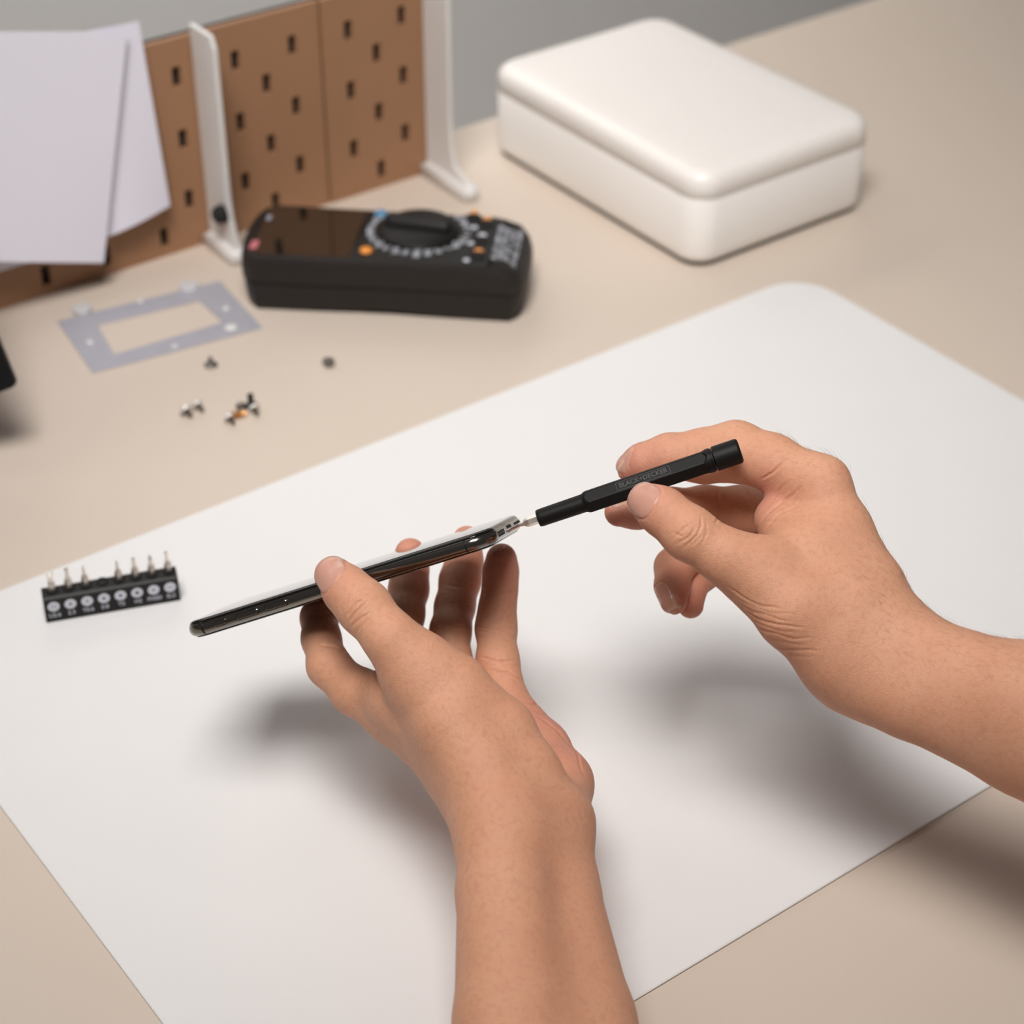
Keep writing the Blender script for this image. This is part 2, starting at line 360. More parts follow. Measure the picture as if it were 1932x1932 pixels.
# ------------------------------------------------------------------ screws
def screw_parts(R, hh, r, L, kind):
    if kind == 'flat': head = lathe([(.0001, 0), (R, 0), (R, hh*.3), (r, hh), (r*.9, hh)], 20)
    else: head = lathe([(R*math.sin(a)+.0001, hh*.85*(1-math.cos(a))) for a in np.linspace(0, math.pi/2, 8)]+[(R, hh), (r, hh)], 24)
    pr = [(r, hh*.9)]; n = 10
    for i in range(n): z = hh+(L-hh)*i/n; pr += [(r*1.12, z), (r*.82, z+(L-hh)/n*.5)]
    pr += [(r*.4, L), (.0001, L+.0003)]
    return head, lathe(pr, 14)
def screw(gx, gy, ang, inc, R, hh, r, L, m, label, kind='pan', up=False, z=0.0):
    R *= 1.75; hh *= 1.5; r *= 1.3; L *= 1.25
    g = G(gx, gy); head, sh = screw_parts(R, hh, r, L, kind)
    d = np.array([math.cos(ang)*math.cos(inc), math.sin(ang)*math.cos(inc), math.sin(inc)])
    side = (-math.sin(ang), math.cos(ang), 0)
    x = Vector(side); zz = Vector(d); y = zz.cross(x)
    Mx = Matrix((x, y, zz)).transposed().to_4x4(); 
    hz = (R*math.cos(inc) if inc > -.5 else L*math.sin(-inc)+r*.7) if not up else 0
    Mx.translation = Vector((g[0], g[1], hz+z+.0001))
    e = empty('screw', Mx); hd_ = ob('head', *head, m, e, smooth=True); hd_.data.set_sharp_from_angle(angle=math.radians(50)); ob('shank', *sh, M['zinc'] if m is M['silver'] else m, e)  # silver screws get a darker shank: its shading is put into the colour
    tag(e, label, 'screw', 'loose screws on the desk'); return e
screw(348, 782, -.75, -.62, .0026, .0019, .0010, .0066, M['silver'], 'leftmost of the silver pan-head screws lying on the desk')
screw(371, 772, -.75, -.62, .0021, .0015, .0009, .0062, M['silver'], 'small silver screw right beside the leftmost silver one')
screw(430, 796, -.75, -.62, .0021, .0015, .0009, .0060, M['silver'], 'silver screw nearest the mat, in front of the brass piece')
screw(478, 778, -1.0, -.62, .0021, .0015, .0009, .0060, M['silver'], 'silver screw at the right end of the small pile, before the black one')
screw(455, 775, 1.9, -.2, .0016, .0012, .0008, .0055, M['zinc'], 'thin grey screw behind the brass piece in the pile')
screw(474, 768, 1.5, math.radians(90)-.01, .0026, .0020, .0013, .0075, M['darksteel'], 'black screw standing on its head at the back of the pile', 'flat', True)
screw(398, 690, 1.5, math.radians(90)-.01, .0024, .0020, .0009, .0050, M['zinc'], 'dull grey screw standing on its head in front of the metal frame', 'flat', True)
screw(620, 690, 1.2, math.radians(90)-.01, .0022, .0026, .0014, .0035, M['zinc'], 'single short grey screw standing alone in front of the multimeter', 'pan', True)
a_ = G(434, 790); b_ = G(466, 785); Lb = np.linalg.norm(b_-a_)
hexn = lambda r, z: [(z, r*math.cos(math.pi/3*i), r*math.sin(math.pi/3*i)) for i in range(6)]
bs = empty('standoff', frame_mw((a_[0], a_[1], .0021), b_-a_, (0, 1, .2)))
ob('hex_body', *loft([hexn(.0020, 0), hexn(.0023, .0004), hexn(.0023, Lb*.68), hexn(.0020, Lb*.7)]), M['brass'], bs); ob('thread', *lathe([(.0001, Lb*.66), (.0013, Lb*.66), (.0013, Lb*.98), (.0001, Lb)], 14, 'x'), M['brass'], bs)
tag(bs, 'orange brass standoff lying in the small pile of screws', 'standoff')

# ------------------------------------------------------------------ bit holder and bits
hA = G(88, 1176, MZ); hB = G(341, 1133, MZ); hx = (hB-hA)/np.linalg.norm(hB-hA); HL = np.linalg.norm(hB-hA)
HH = .0158; HD = .0105
MH = frame_mw(hA, hx, (-hx[1], hx[0], 0))
bh = empty('bit_holder', MH); tag(bh, 'black eight-slot bit holder with white symbols standing on the mat', 'bit holder')
# local: x along, y back, z up ; front face leans back slightly
prf = [(0, .0004), (.0004, 0), (HD, 0), (HD+.0002, .0006), (HD-.0006, HH-.0003), (HD-.001, HH), (.0012, HH), (-.0001, HH-.0010)]
V, Fc = loft([[(0.0004, y+.0002*0, z) for y, z in prf], [(0, y, z) for y, z in prf], [(HL, y, z) for y, z in prf]])
hb = ob('holder_block', V, Fc, M['black'], bh)
pitch = (HL-.006)/7.6
xs = [.0055+pitch*1.0*i*(HL-.0095)/(pitch*7) for i in range(8)]
for i, x in enumerate(xs):
    ob('socket', *lathe([(.0032, 0), (.0032, .0012), (.0028, .0015), (.0023, .0012), (.0022, .0002), (.0001, .0002)], 20), M['dark'], bh, mw=Matrix.Translation((x, .0064, HH-.0006)))
names = ['U2.6', '2.3', 'Y0.6', '0.8', 'T5', 'H2', 'PH000', 'SL2']
RX = Matrix.Rotation(math.pi/2, 4, 'X')
for i, s in enumerate(names):
    x = xs[i]-.0006
    Mi = Matrix.Translation((x, .0001, .0100)) @ RX
    sym = ob('symbol_badge', *lathe([(.0030, 0), (.0030, .0003), (.0001, .0003)], 28), M['print'], bh, mw=Mi)
    def star(n, r1, r2): return [((r1 if k % 2 == 0 else r2)*math.cos(math.pi*k/n+math.pi/2), (r1 if k % 2 == 0 else r2)*math.sin(math.pi*k/n+math.pi/2)) for k in range(2*n)]
    shapes = {0: [rot(rrect(.0004, .0011, .0001), 0, (-.0008, 0)), rot(rrect(.0004, .0011, .0001), 0, (.0008, 0))], 1: [star(3, .0012, .0006)], 2: [star(3, .0015, .00035)], 3: [star(5, .0011, .0007)], 4: [star(6, .0011, .0007)], 5: [circ(.0011, 6)], 6: [star(4, .0013, .0004)], 7: [rrect(.0016, .0004, .0001)]}[i]
    ob('symbol_cutout', *join([prism(p_, .0001, .00036) for p_ in shapes]), M['black'] if i not in (0, 7) else M['grey'], sym)
    text('size_text', s, .0034, M['print'], bh, Matrix.Translation((x, -.0001, .0044)) @ RX, .0001, sx=.95 if len(s) < 5 else .8)
def bit(x, kind, label):
    e = empty('screwdriver_bit', MH @ Matrix.Translation((x, .0064, HH-.0004)))
    H = 6
    def hx_(r, z): return [(r*math.cos(math.pi/3*i+.3), r*math.sin(math.pi/3*i+.3), z) for i in range(6)]
    ob('hex_shank', *loft([hx_(.0021, -.0001 + .0), hx_(.0021, .0050), hx_(.0016, .0062), hx_(.0010, .0068)]), M['steel'], e)
    if kind == 'fork':
        P_ = [loft([hx_(.0014, .006), hx_(.0014, .0080), hx_(.0012, .0095)])]
        for s in (-1, 1): P_.append(loft([[(s*.0011+a*.0004, b*.0005, .009) for a, b in ((-1, -1), (1, -1), (1, 1), (-1, 1))], [(s*.0016+a*.0003, b*.0004, .0132) for a, b in ((-1, -1), (1, -1), (1, 1), (-1, 1))]]))
        ob('fork_tip', *join(P_), M['steel'], e)
    else:
        r1, r2, h = {'round': (.0010, .0011, .0118), 'needle': (.0008, .0002, .0118), 'shaft': (.0009, .0009, .0115), 'cross': (.0011, .0003, .0115), 'flat': (.0008, .0009, .0120)}[kind]
        ob('tip_shaft', *lathe([(.0012, .0062), (r1, .0075), (r1*.92, .0105), (r2, h+.0008), (r2*.7, h+.0014)], 12), M['steel'], e)
    tag(e, label, 'screwdriver bit', 'bits standing in the holder')
bit(xs[0], 'fork', 'steel bit with forked two-prong tip, leftmost in the holder')
bit(xs[1], 'round', 'steel bit with thick round tip, second from left in the holder')
bit(xs[2], 'needle', 'steel bit with needle tip, just left of the empty socket')
bit(xs[4], 'needle', 'steel bit with needle tip, just right of the empty socket')
bit(xs[5], 'shaft', 'steel bit with thick straight shaft, third from right in the holder')
bit(xs[6], 'cross', 'steel bit with tapered dark cross tip, second from right in the holder')
bit(xs[7], 'flat', 'steel bit with thin flat blade, rightmost in the holder')

# ------------------------------------------------------------------ phone
PA = np.array([-.14288, .66050, .11094]); PB = np.array([-.008996, .66063, .16285]); PD = np.array([-.12941, .72073, .07605])
PL, PW_, PT = .1436, .0709, .0077
xa = (PB-PA)/PL; ya = (PD-PA)/PW_; na = np.cross(xa, ya)
PC = (PB+PD)/2-na*PT/2
MP = frame_mw(PC, xa, ya)
ph = empty('smartphone', MP); tag(ph, 'dark steel-edged smartphone held tilted, screen up, in the left hand', 'smartphone')
hx2, hy2, cr = PL/2, PW_/2, .0115
def pin(ins, z): return [(x, y, z) for x, y in rrect(hx2-ins, hy2-ins, cr-ins, 16)]
prof = [(.0032*(1-math.cos(a)), .0033*math.sin(a)) for a in np.linspace(-math.radians(78), math.radians(78), 17)]
bd = ob('frame', *loft([pin(i_, z_) for i_, z_ in prof]), M['frame'], ph, smooth=True); bd.data.set_sharp_from_angle(angle=math.radians(40))
ob('front_glass', *loft([pin(.0014, .0021), pin(.0008, .00225), pin(.00105, .0028), pin(.0017, .0034), pin(.0027, .00376), pin(.0042, .00385)]), M['blackgloss'], ph, smooth=True)
ob('back_glass', *loft([pin(.0024, -.0031), pin(.0022, -.0033), pin(.0026, -.0036), pin(.0035, -.00385)]), M['blackgloss'], ph, smooth=True)
def side_band(x):   # antenna line wrapping the near long side
    lo = []
    for dx in (-.0005, .0005): lo.append([(x+dx, -hy2+i_-.00004, z_) for i_, z_ in prof]+[(x+dx, -hy2+i_+.0006, z_) for i_, z_ in prof[::-1]])
    return ob('antenna_band', *loft(lo), M['band'], ph)
side_band(-hx2+.0095); side_band(hx2-.0125)
def side_button(name, x, l, par=ph):
    pr = [(x+px_, -hy2-.0003, pz) for px_, pz in rrect(l/2, .0011, .00105, 6)]
    pr2 = [(x+px_*1.06, -hy2+.0008, pz*1.25) for px_, pz in rrect(l/2, .0011, .00105, 6)]
    pr0 = [(x+px_*.97, -hy2-.00042, pz*.8) for px_, pz in rrect(l/2, .0011, .00105, 6)]
    gp = [(x+px_*1.08, -hy2-.00005, pz*1.35) for px_, pz in rrect(l/2, .0011, .00105, 6)]
    gp2 = [(a, -hy2+.0009, c_) for a, b, c_ in gp]
    b = ob(name, *loft([pr2, pr, pr0]), M['frame'], par); ob('gap_line', *loft([gp2, gp]), M['band'], b); return b
side_button('mute_switch', -hx2+.0185, .0055); side_button('volume_button', -hx2+.031, .0105); side_button('volume_button', -hx2+.0445, .0105)
def endhole(name, ys, sy, sz, m, z0=0, proud=.00005):
    P_ = []
    for y0 in ys:
        l0 = [(hx2-.0004, y0+a, z0+b) for a, b in rrect(sy, sz, min(sy, sz)*.98, 6)]; l1 = [(hx2+proud, a, b) for _, a, b in l0]
        P_.append(loft([l0, l1]))
    return ob(name, *join(P_), m, ph)
endhole('speaker_grille', [-.0235+.0023*i for i in range(6)], .0007, .0012, M['dark'])
endhole('speaker_grille', [.0120+.0023*i for i in range(6)], .0007, .0012, M['dark'])
endhole('charging_port', [0], .0046, .0016, M['dark'])
endhole('port_screw', [-.0068], .0008, .0008, M['zinc'], proud=.0001); endhole('port_screw', [.0068], .0008, .0008, M['zinc'], proud=.0001)

# ------------------------------------------------------------------ screwdriver
S0 = P(1015, 978.5, .841); S1 = P(1397, 849.5, .829)
ax = (S1-S0); SL = np.linalg.norm(ax); ax /= SL
view = O0-(S0+S1)/2; view -= ax*(view@ax); view /= np.linalg.norm(view)      # towards the person
up_ = np.cross(ax, view); up_ = up_ if up_[2] > 0 else -up_
fa = math.radians(26); flat_n = view*math.cos(fa)+up_*math.sin(fa)
MS = frame_mw(S0, ax, np.cross(flat_n, ax))       # local z = flat normal
sd = empty('screwdriver', MS); tag(sd, 'black precision screwdriver held in the right hand, pointing at the phone', 'screwdriver')
NR = 96
def srad(s):   # cylinder radius, flat apothem
    t = s/SL
    if t < .012: R = .0034+.0004*math.sqrt(max(0, t/.012))
    elif t < .225: R = .0038+.00015*(t/.225)
    elif t < .262: k = (t-.225)/.037; R = .00395+.0013*(k*k*(3-2*k))
    elif t < .862: R = .00520
    elif t < .872: R = .00485
    else: R = .00535
    return R, 0
def apo(t, k):      # flats run out in a rounded scoop at both ends
    q = (k/math.radians(30))**2
    a0, a1 = .236+.006*q, .838-.020*q
    if t < a0-.010 or t > a1+.010: return 1
    e = max(0, (a0-t)/.008, (t-a1)/.008)
    return .0046+.0009*min(1.2, e)**2
def ringpt(s, n=NR, Rmul=1):
    R, _ = srad(s); l = []
    for i in range(n):
        th = 2*math.pi*i/n; k = (th+math.pi/6) % (math.pi/3)-math.pi/6
        r = min(R, apo(s/SL, k)/math.cos(k)); l.append((s, r*math.sin(th)*Rmul, r*math.cos(th)*Rmul))
    return l
ss = [0, .0001, .0003, .0008]+list(np.linspace(.002, SL*.222, 8))+list(np.linspace(SL*.226, SL*.264, 18))+list(np.linspace(SL*.27, SL*.80, 30))+list(np.linspace(SL*.804, SL*.85, 30))+[SL*.861]+[SL*.8625, SL*.871]
hd = ob('handle', *loft([[(0, y*.55, z*.55) for _, y, z in ringpt(0)]]+[ringpt(s) for s in ss]), M['blackmatte'], sd, smooth=True); hd.data.set_sharp_from_angle(angle=math.radians(18))
ce = SL
cap = lathe([(.0001, SL*.8735), (.0049, SL*.8735), (.00535, SL*.8760), (.00535, ce-.0012), (.0052, ce-.0006), (.0048, ce-.0002), (.0042, ce), (.0040, ce-.0003), (.0001, ce-.0003)], 64, 'x')
cp_ = ob('end_cap', *cap, M['blackmatte'], sd, smooth=True); cp_.data.set_sharp_from_angle(angle=math.radians(40))
# raised lettering and its rounded frame, on the flat that faces the viewer
lx = .0345+.0135
# reading direction: along +x with up = local up seen by the person
updir = MS.to_3x3().inverted() @ Vector(up_)
sgn = 1 if updir.y > 0 else -1
ML = Matrix(((1, 0, 0, lx), (0, sgn, 0, 0), (0, 0, 1, .00460), (0, 0, 0, 1)))
M['letter'] = mat('raised_lettering', (.034, .033, .032), .35, linear=True, noise=.03)
M['letter2'] = mat('frame_line', (.004, .004, .004), .5, linear=True, noise=.03)
tx = text('lettering', 'BLACK+DECKER', .0031, M['letter'], sd, ML, .00016, sx=.93, bold=.00005)
fo_, fi_ = rrect(.0119, .00195, .0006, 5), rrect(.0117, .00175, .0005, 5)
V, Fc = shape_with_hole(fo_, fi_, -.0001, .00010); ob('lettering_frame', V, Fc, M['letter'], sd, mw=ML)
ob('lettering_panel', *prism(rrect(.0117, .00175, .0005, 5), -.0001, .00003), M['blackmatte'], sd, mw=ML)
# the bit in the nose of the screwdriver
bt = empty('screwdriver_bit', MS); tag(bt, 'bare steel bit fitted in the screwdriver and touching the phone', 'screwdriver bit')
def hxx(r, s): return [(s, r*math.cos(math.pi/3*i+.5), r*math.sin(math.pi/3*i+.5)) for i in range(6)]
tip = P(955, 1002, .8455); tl = MS.inverted() @ Vector(tip)
ob('hex_shank', *loft([hxx(.00215, .0002), hxx(.00215, -.0042), hxx(.0019, -.0052), hxx(.0010, -.0068)]), M['steel'], bt)
def tube(pts, rs, n=12):
    loops = []
    for k, p in enumerate(pts):
        d = (Vector(pts[min(k+1, len(pts)-1)])-Vector(pts[max(k-1, 0)])).normalized()
        a = d.orthogonal().normalized(); b = d.cross(a)
        loops.append([tuple(Vector(p)+a*rs[k]*math.cos(2*math.pi*i/n)+b*rs[k]*math.sin(2*math.pi*i/n)) for i in range(n)])
    return loft(loops)
ob('tip_shaft', *tube([(-.0062, 0, 0), (-.0082, 0, 0), tuple(tl*.85), tuple(tl)], [.0012, .0009, .0008, .0006]), M['steel'], bt)

# ------------------------------------------------------------------ the person's hands: one skin surface from a smooth distance field
MPi = np.array(MP.inverted()); MSi = np.array(MS.inverted())
def smin(a, b, k):
    h = np.clip(.5+.5*(b-a)/k, 0, 1); return b*(1-h)+a*h-k*h*(1-h)
def pr(c): x, y, Z, r = c; return P(x, y, Z), r*Z/F
def chain_d(p, ch, ks=.004):
    d = None
    for a, b in zip(ch, ch[1:]):
        (A, ra), (B, rb) = pr(a), pr(b)
        ba = B-A; t = np.clip(((p-A)@ba)/(ba@ba), 0, 1)
        q = np.linalg.norm(p-A-t[:, None]*ba, axis=1)-(ra+(rb-ra)*t)
        d = q if d is None else smin(d, q, ks)
    return d
def phone_d(p):
    q = p@MPi[:3, :3].T+MPi[:3, 3]
    r2 = .0036
    a = np.abs(q)-np.array([hx2-r2, hy2-r2, PT/2-r2]); return np.linalg.norm(np.maximum(a, 0), axis=1)+np.minimum(a.max(axis=1), 0)-r2
def driver_d(p):
    q = p@MSi[:3, :3].T+MSi[:3, 3]
    r = np.hypot(q[:, 1], q[:, 2])-np.where(q[:, 0] < SL*.24, .0040, .0053); return np.maximum(r, np.maximum(q[:, 0]-SL, -q[:, 0]))
def smax(a, b, k): return -smin(-a, -b, k)
def hand_d(p, H):
    palm = None
    for ch, k in H['palm']:
        q = chain_d(p, ch); palm = q if palm is None else smin(palm, q, k)
    d = palm
    fs = []
    for ch, k in H['fingers']:
        fs.append(smin(palm, chain_d(p, ch), k))
    for q in fs: d = smin(d, q, .0006)
    d = smax(d, -(H['cut'](p)-.0000), .0012)
    return d
def hand_mesh(H, vox):
    pts = [c_ for ch, k in H['palm']+H['fingers'] for c_ in ch]
    C_ = np.array([pr(c_)[0] for c_ in pts]); R_ = np.array([pr(c_)[1] for c_ in pts])
    lo = (C_-R_[:, None]).min(0)-.006; hi = (C_+R_[:, None]).max(0)+.006
    B = 8; bs = vox*B; nb = np.ceil((hi-lo)/bs).astype(int)+1; N = nb*B
    gc = np.stack(np.meshgrid(*[lo[i]+(np.arange(nb[i])+.5)*bs-vox/2 for i in range(3)], indexing='ij'), -1).reshape(-1, 3)
    dc_ = hand_d(gc, H)
    D = np.repeat(np.repeat(np.repeat(np.sign(dc_).reshape(nb).astype(np.float32)*.01, B, 0), B, 1), B, 2)
    near = np.where(np.abs(dc_) < bs*.95)[0]
    off = np.stack(np.meshgrid(*[np.arange(B)]*3, indexing='ij'), -1).reshape(-1, 3)
    for s in range(0, len(near), 400):
        blk = np.stack(np.unravel_index(near[s:s+400], nb), -1)
        ijk = (blk[:, None, :]*B+off[None]).reshape(-1, 3)
        D[ijk[:, 0], ijk[:, 1], ijk[:, 2]] = hand_d(lo+ijk*vox, H)
    S = D < 0
    # surface nets
    cells = np.zeros(np.array(S.shape)-1, np.int8)
    for i in (0, 1):
        for j in (0, 1):
            for k in (0, 1): cells += S[i:S.shape[0]-1+i, j:S.shape[1]-1+j, k:S.shape[2]-1+k]
    ci = np.argwhere((cells > 0) & (cells < 8)); idx = -np.ones(cells.shape, np.int32); idx[tuple(ci.T)] = np.arange(len(ci))
    acc = np.zeros((len(ci), 3)); cnt = np.zeros(len(ci))
    corners = [(i, j, k) for i in (0, 1) for j in (0, 1) for k in (0, 1)]
    for a in corners:
        for ax_ in range(3):
            if a[ax_] == 0:
                b = list(a); b[ax_] = 1
                da = D[ci[:, 0]+a[0], ci[:, 1]+a[1], ci[:, 2]+a[2]]; db = D[ci[:, 0]+b[0], ci[:, 1]+b[1], ci[:, 2]+b[2]]
                m_ = (da < 0) != (db < 0); t = np.where(m_, da/np.where(m_, da-db, 1), 0)
                pt = np.array(a, float)[None]+np.zeros((len(ci), 3)); pt[:, ax_] = t
                acc[m_] += pt[m_]; cnt[m_] += 1
    Vv = lo+(ci+acc/cnt[:, None])*vox
    quads = []
    for ax_ in range(3):
        sl0 = [slice(None)]*3; sl1 = [slice(None)]*3; sl0[ax_] = slice(0, -1); sl1[ax_] = slice(1, None)
        A_ = S[tuple(sl0)]; B_ = S[tuple(sl1)]
        e = np.argwhere(A_ != B_); o1, o2 = [(1, 2), (2, 0), (0, 1)][ax_]
        e = e[(e[:, o1] > 0) & (e[:, o2] > 0)]
        fl = A_[tuple(e.T)]
        def cidx(d1, d2):
            q = e.copy(); q[:, o1] -= d1; q[:, o2] -= d2; return idx[tuple(q.T)]
        q = np.stack([cidx(1, 1), cidx(0, 1), cidx(0, 0), cidx(1, 0)], 1)
        q[~fl] = q[~fl][:, ::-1]; quads.append(q)
    return Vv, np.concatenate(quads)
def grad(p, H, e=2e-4):
    g = np.stack([hand_d(p+np.eye(3)[i]*e, H)-hand_d(p-np.eye(3)[i]*e, H) for i in range(3)], 1)/(2*e)
    return g
def project(V, H):
    for _ in range(2):
        d = hand_d(V, H); g = grad(V, H); V = V-g*(np.clip(d, -.001, .001)/np.maximum((g*g).sum(1), .3))[:, None]
    return V
#HANDS
LEFT = dict(
 palm=[
  ([(742, 1358, .843, 43), (846, 1434, .836, 54), (948, 1560, .80, 64)], .014),
  ([(802, 1352, .852, 48), (880, 1450, .83, 55), (970, 1560, .80, 66)], .010),
  ([(885, 1335, .868, 44), (940, 1440, .85, 52), (1000, 1560, .812, 62)], .008),
  ([(960, 1332, .876, 41), (1018, 1415, .86, 54), (1050, 1480, .84, 66), (1048, 1560, .812, 64)], .008),
  ([(790, 1275, .812, 56), (850, 1360, .804, 66), (912, 1455, .795, 64), (952, 1570, .784, 68)], .014),
  ([(800, 1258, .812, 56), (862, 1292, .811, 53), (946, 1380, .810, 60), (990, 1460, .805, 64), (990, 1570, .792, 68)], .009),
  ([(690, 1302, .846, 36), (750, 1320, .836, 50)], .008),
  ([(770, 1322, .828, 54), (860, 1428, .815, 58), (940, 1545, .795, 64)], .016),
  ([(946, 1560, .785, 71), (950, 1620, .777, 80), (950, 1680, .768, 86), (970, 1932, .737, 112), (1000, 2200, .70, 145)], .012),
  ([(1040, 1550, .804, 72), (1040, 1680, .79, 88), (1085, 1932, .755, 112), (1120, 2200, .71, 145)], .012),
 ],
 fingers=[
  ([(630, 1086, .825, 37), (655, 1114, .820, 44), (686, 1145, .815, 50), (738, 1206, .808, 50), (795, 1275, .81, 60)], .010),
  ([(604, 1150, .893, 30), (602, 1165, .885, 33), (606, 1205, .875, 35), (620, 1256, .862, 39), (668, 1304, .852, 43), (742, 1358, .843, 43)], .006),
  ([(774, 1044, .9185, 29), (774, 1075, .920, 33), (771, 1112, .915, 36), (764, 1160, .905, 35), (758, 1208, .893, 37), (775, 1280, .872, 38), (802, 1352, .852, 44)], .006),
  ([(881, 1020, .918, 28), (876, 1060, .920, 33), (868, 1095, .915, 37), (858, 1145, .908, 36), (850, 1190, .899, 37), (851, 1245, .888, 37), (882, 1335, .868, 44)], .004),
  ([(946, 1054, .896, 29), (945, 1080, .897, 31), (943, 1115, .897, 31), (938, 1150, .896, 33), (936, 1185, .895, 37), (939, 1245, .886, 38), (958, 1332, .876, 41)], .004),
 ],
 cut=phone_d,
 nails=[((624, 1080), (630, 1086, .825), (655, 1114, .820), (-.35, -.22), .0155, .0175)],
 lines=[
  (.9, .00042, [(658, 1175), (666, 1164), (678, 1151), (694, 1130)]), (.9, .00036, [(653, 1164), (660, 1156), (674, 1137), (689, 1127)]),
  (.9, .00034, [(664, 1185), (671, 1177), (683, 1165), (700, 1151)]), (.9, .00028, [(645, 1156), (644, 1145), (660, 1121)]), (.9, .0002, [(677, 1126), (703, 1119)]),
  (.9, .0002, [(672, 1192), (684, 1179), (706, 1162)]), (.9, .00018, [(668, 1140), (690, 1112)]),
  (.97, .0004, [(895, 1184), (934, 1187), (974, 1186)]), (.97, .0003, [(895, 1190), (934, 1193), (974, 1191)]), (.97, .0003, [(908, 1119), (940, 1121), (976, 1118)]), (.97, .0003, [(900, 1240), (940, 1247), (978, 1246)]),
  (.97, .0003, [(830, 1178), (860, 1182), (892, 1180)]), (.97, .0002, [(838, 1104), (870, 1106), (905, 1102)]), (.97, .0005, [(598, 1214), (625, 1220), (658, 1230)]),
  (.97, .0005, [(925, 1264), (960, 1268), (990, 1288)]), (.97, .0005, [(984, 1321), (1035, 1335), (1073, 1369), (1090, 1395)]), (.97, .0004, [(1010, 1350), (1052, 1376), (1087, 1420), (1105, 1470)]),
  (.97, .0003, [(1000, 1336), (1045, 1352), (1082, 1395)]), (.9, .0004, [(705, 1262), (712, 1290), (722, 1312)])],
 tips=[(630, 1086, .825, 60), (774, 1044, .9185, 70), (881, 1020, .918, 70), (944, 1054, .896, 85), (606, 1150, .893, 70), (1040, 1350, .86, 75), (1075, 1430, .84, 60)],
)
RIGHT = dict(
 palm=[
  ([(1552, 913, .835, 46), (1586, 1000, .83, 56), (1640, 1110, .822, 64), (1690, 1215, .812, 70)], .014),
  ([(1540, 960, .862, 46), (1590, 1080, .85, 56), (1670, 1220, .825, 66)], .012),
  ([(1530, 1015, .885, 44), (1570, 1120, .865, 54), (1650, 1240, .832, 62)], .012),
  ([(1515, 1075, .900, 42), (1550, 1180, .875, 56), (1620, 1270, .838, 62)], .012),
  ([(1432, 1082, .812, 58), (1500, 1150, .808, 74), (1580, 1222, .811, 82), (1665, 1262, .812, 78)], .018),
  ([(1468, 980, .842, 44), (1520, 1050, .825, 66), (1590, 1150, .815, 80)], .014),
  ([(1700, 1222, .810, 68), (1800, 1278, .797, 90), (1932, 1325, .780, 112), (2400, 1520, .735, 165)], .014),
  ([(1612, 1272, .815, 66), (1722, 1320, .80, 70), (1932, 1393, .785, 103), (2400, 1600, .745, 160)], .014),
 ],
 fingers=[
  ([(1220, 946, .8165, 37), (1250, 965, .813, 44), (1300, 1006, .808, 50), (1365, 1048, .808, 50), (1432, 1085, .812, 58)], .012),
  ([(1188, 883, .862, 26), (1214, 872, .860, 34), (1262, 862, .858, 42), (1330, 860, .858, 50), (1388, 852, .855, 56), (1455, 872, .847, 52), (1552, 911, .835, 46)], .008),
  ([(1168, 966, .862, 28), (1200, 962, .866, 34), (1262, 958, .872, 36), (1330, 955, .880, 37), (1400, 960, .882, 42), (1475, 962, .872, 43), (1545, 965, .862, 46)], .006),
  ([(1271, 1134, .862, 26), (1268, 1105, .866, 31), (1272, 1070, .874, 35), (1320, 1030, .888, 37), (1370, 1005, .898, 40), (1450, 1012, .892, 42), (1530, 1015, .885, 44)], .005),
  ([(1303, 1142, .875, 25), (1302, 1115, .880, 27), (1320, 1085, .890, 31), (1365, 1062, .902, 36), (1440, 1075, .905, 40), (1515, 1080, .900, 42)], .005),
 ],
 cut=driver_d,
 nails=[((1218, 950), (1220, 946, .8165), (1250, 965, .813), (-.15, -.05), .0150, .0150),
        ((1183, 868), (1188, 883, .862), (1214, 872, .860), (-.5, -4), .010, .012),
        ((1252, 1128), (1271, 1134, .862), (1268, 1105, .866), (-1.5, 0), .010, .012),
        ((1150, 960), (1168, 966, .862), (1200, 962, .866), (-1.2, -1.8), .010, .011)],
 lines=[
  (.9, .00042, [(1321, 973), (1325, 993), (1316, 1010), (1287, 1033)]), (.9, .00034, [(1301, 981), (1311, 995), (1296, 1014), (1277, 1028)]), (.9, .0003, [(1269, 1019), (1284, 1002), (1304, 985)]),
  (.9, .0003, [(1325, 1007), (1304, 1031)]), (.9, .0002, [(1290, 975), (1298, 1000)]), (.9, .0002, [(1332, 985), (1336, 1005), (1318, 1032)]), (.9, .00018, [(1272, 1004), (1290, 1012)])]
  + [(.9, (.00026, .00012, .0002, .0003, .00014, .00022, .00012, .0002, .0001)[i], [(1372+10*i, 1106+15*i), (1398+10*i, 1126+13.5*i), (1440+9*i+(i%3)*6, 1144+12*i), (1480+7*i+(i%2)*25, 1150+11*i)]) for i in range(9)]
  + [(.9, .0005, [(1423, 1001), (1445, 975), (1475, 945), (1513, 919)]), (.9, .0005, [(1436, 906), (1456, 893), (1480, 868)]), (.9, .0003, [(1440, 1000), (1470, 972), (1510, 950)]), (.9, .0003, [(1455, 945), (1468, 925), (1490, 905)]),
     (.9, .0002, [(1435, 985), (1470, 985), (1520, 990)]), (.9, .00025, [(1290, 832), (1296, 850), (1296, 868)]), (.97, .0005, [(1355, 922), (1357, 960), (1350, 990)])],
 tips=[(1218, 946, .8165, 60), (1196, 880, .86, 75), (1172, 966, .862, 70), (1271, 1132, .862, 70), (1303, 1142, .875, 70), (1450, 935, .84, 45)],
)
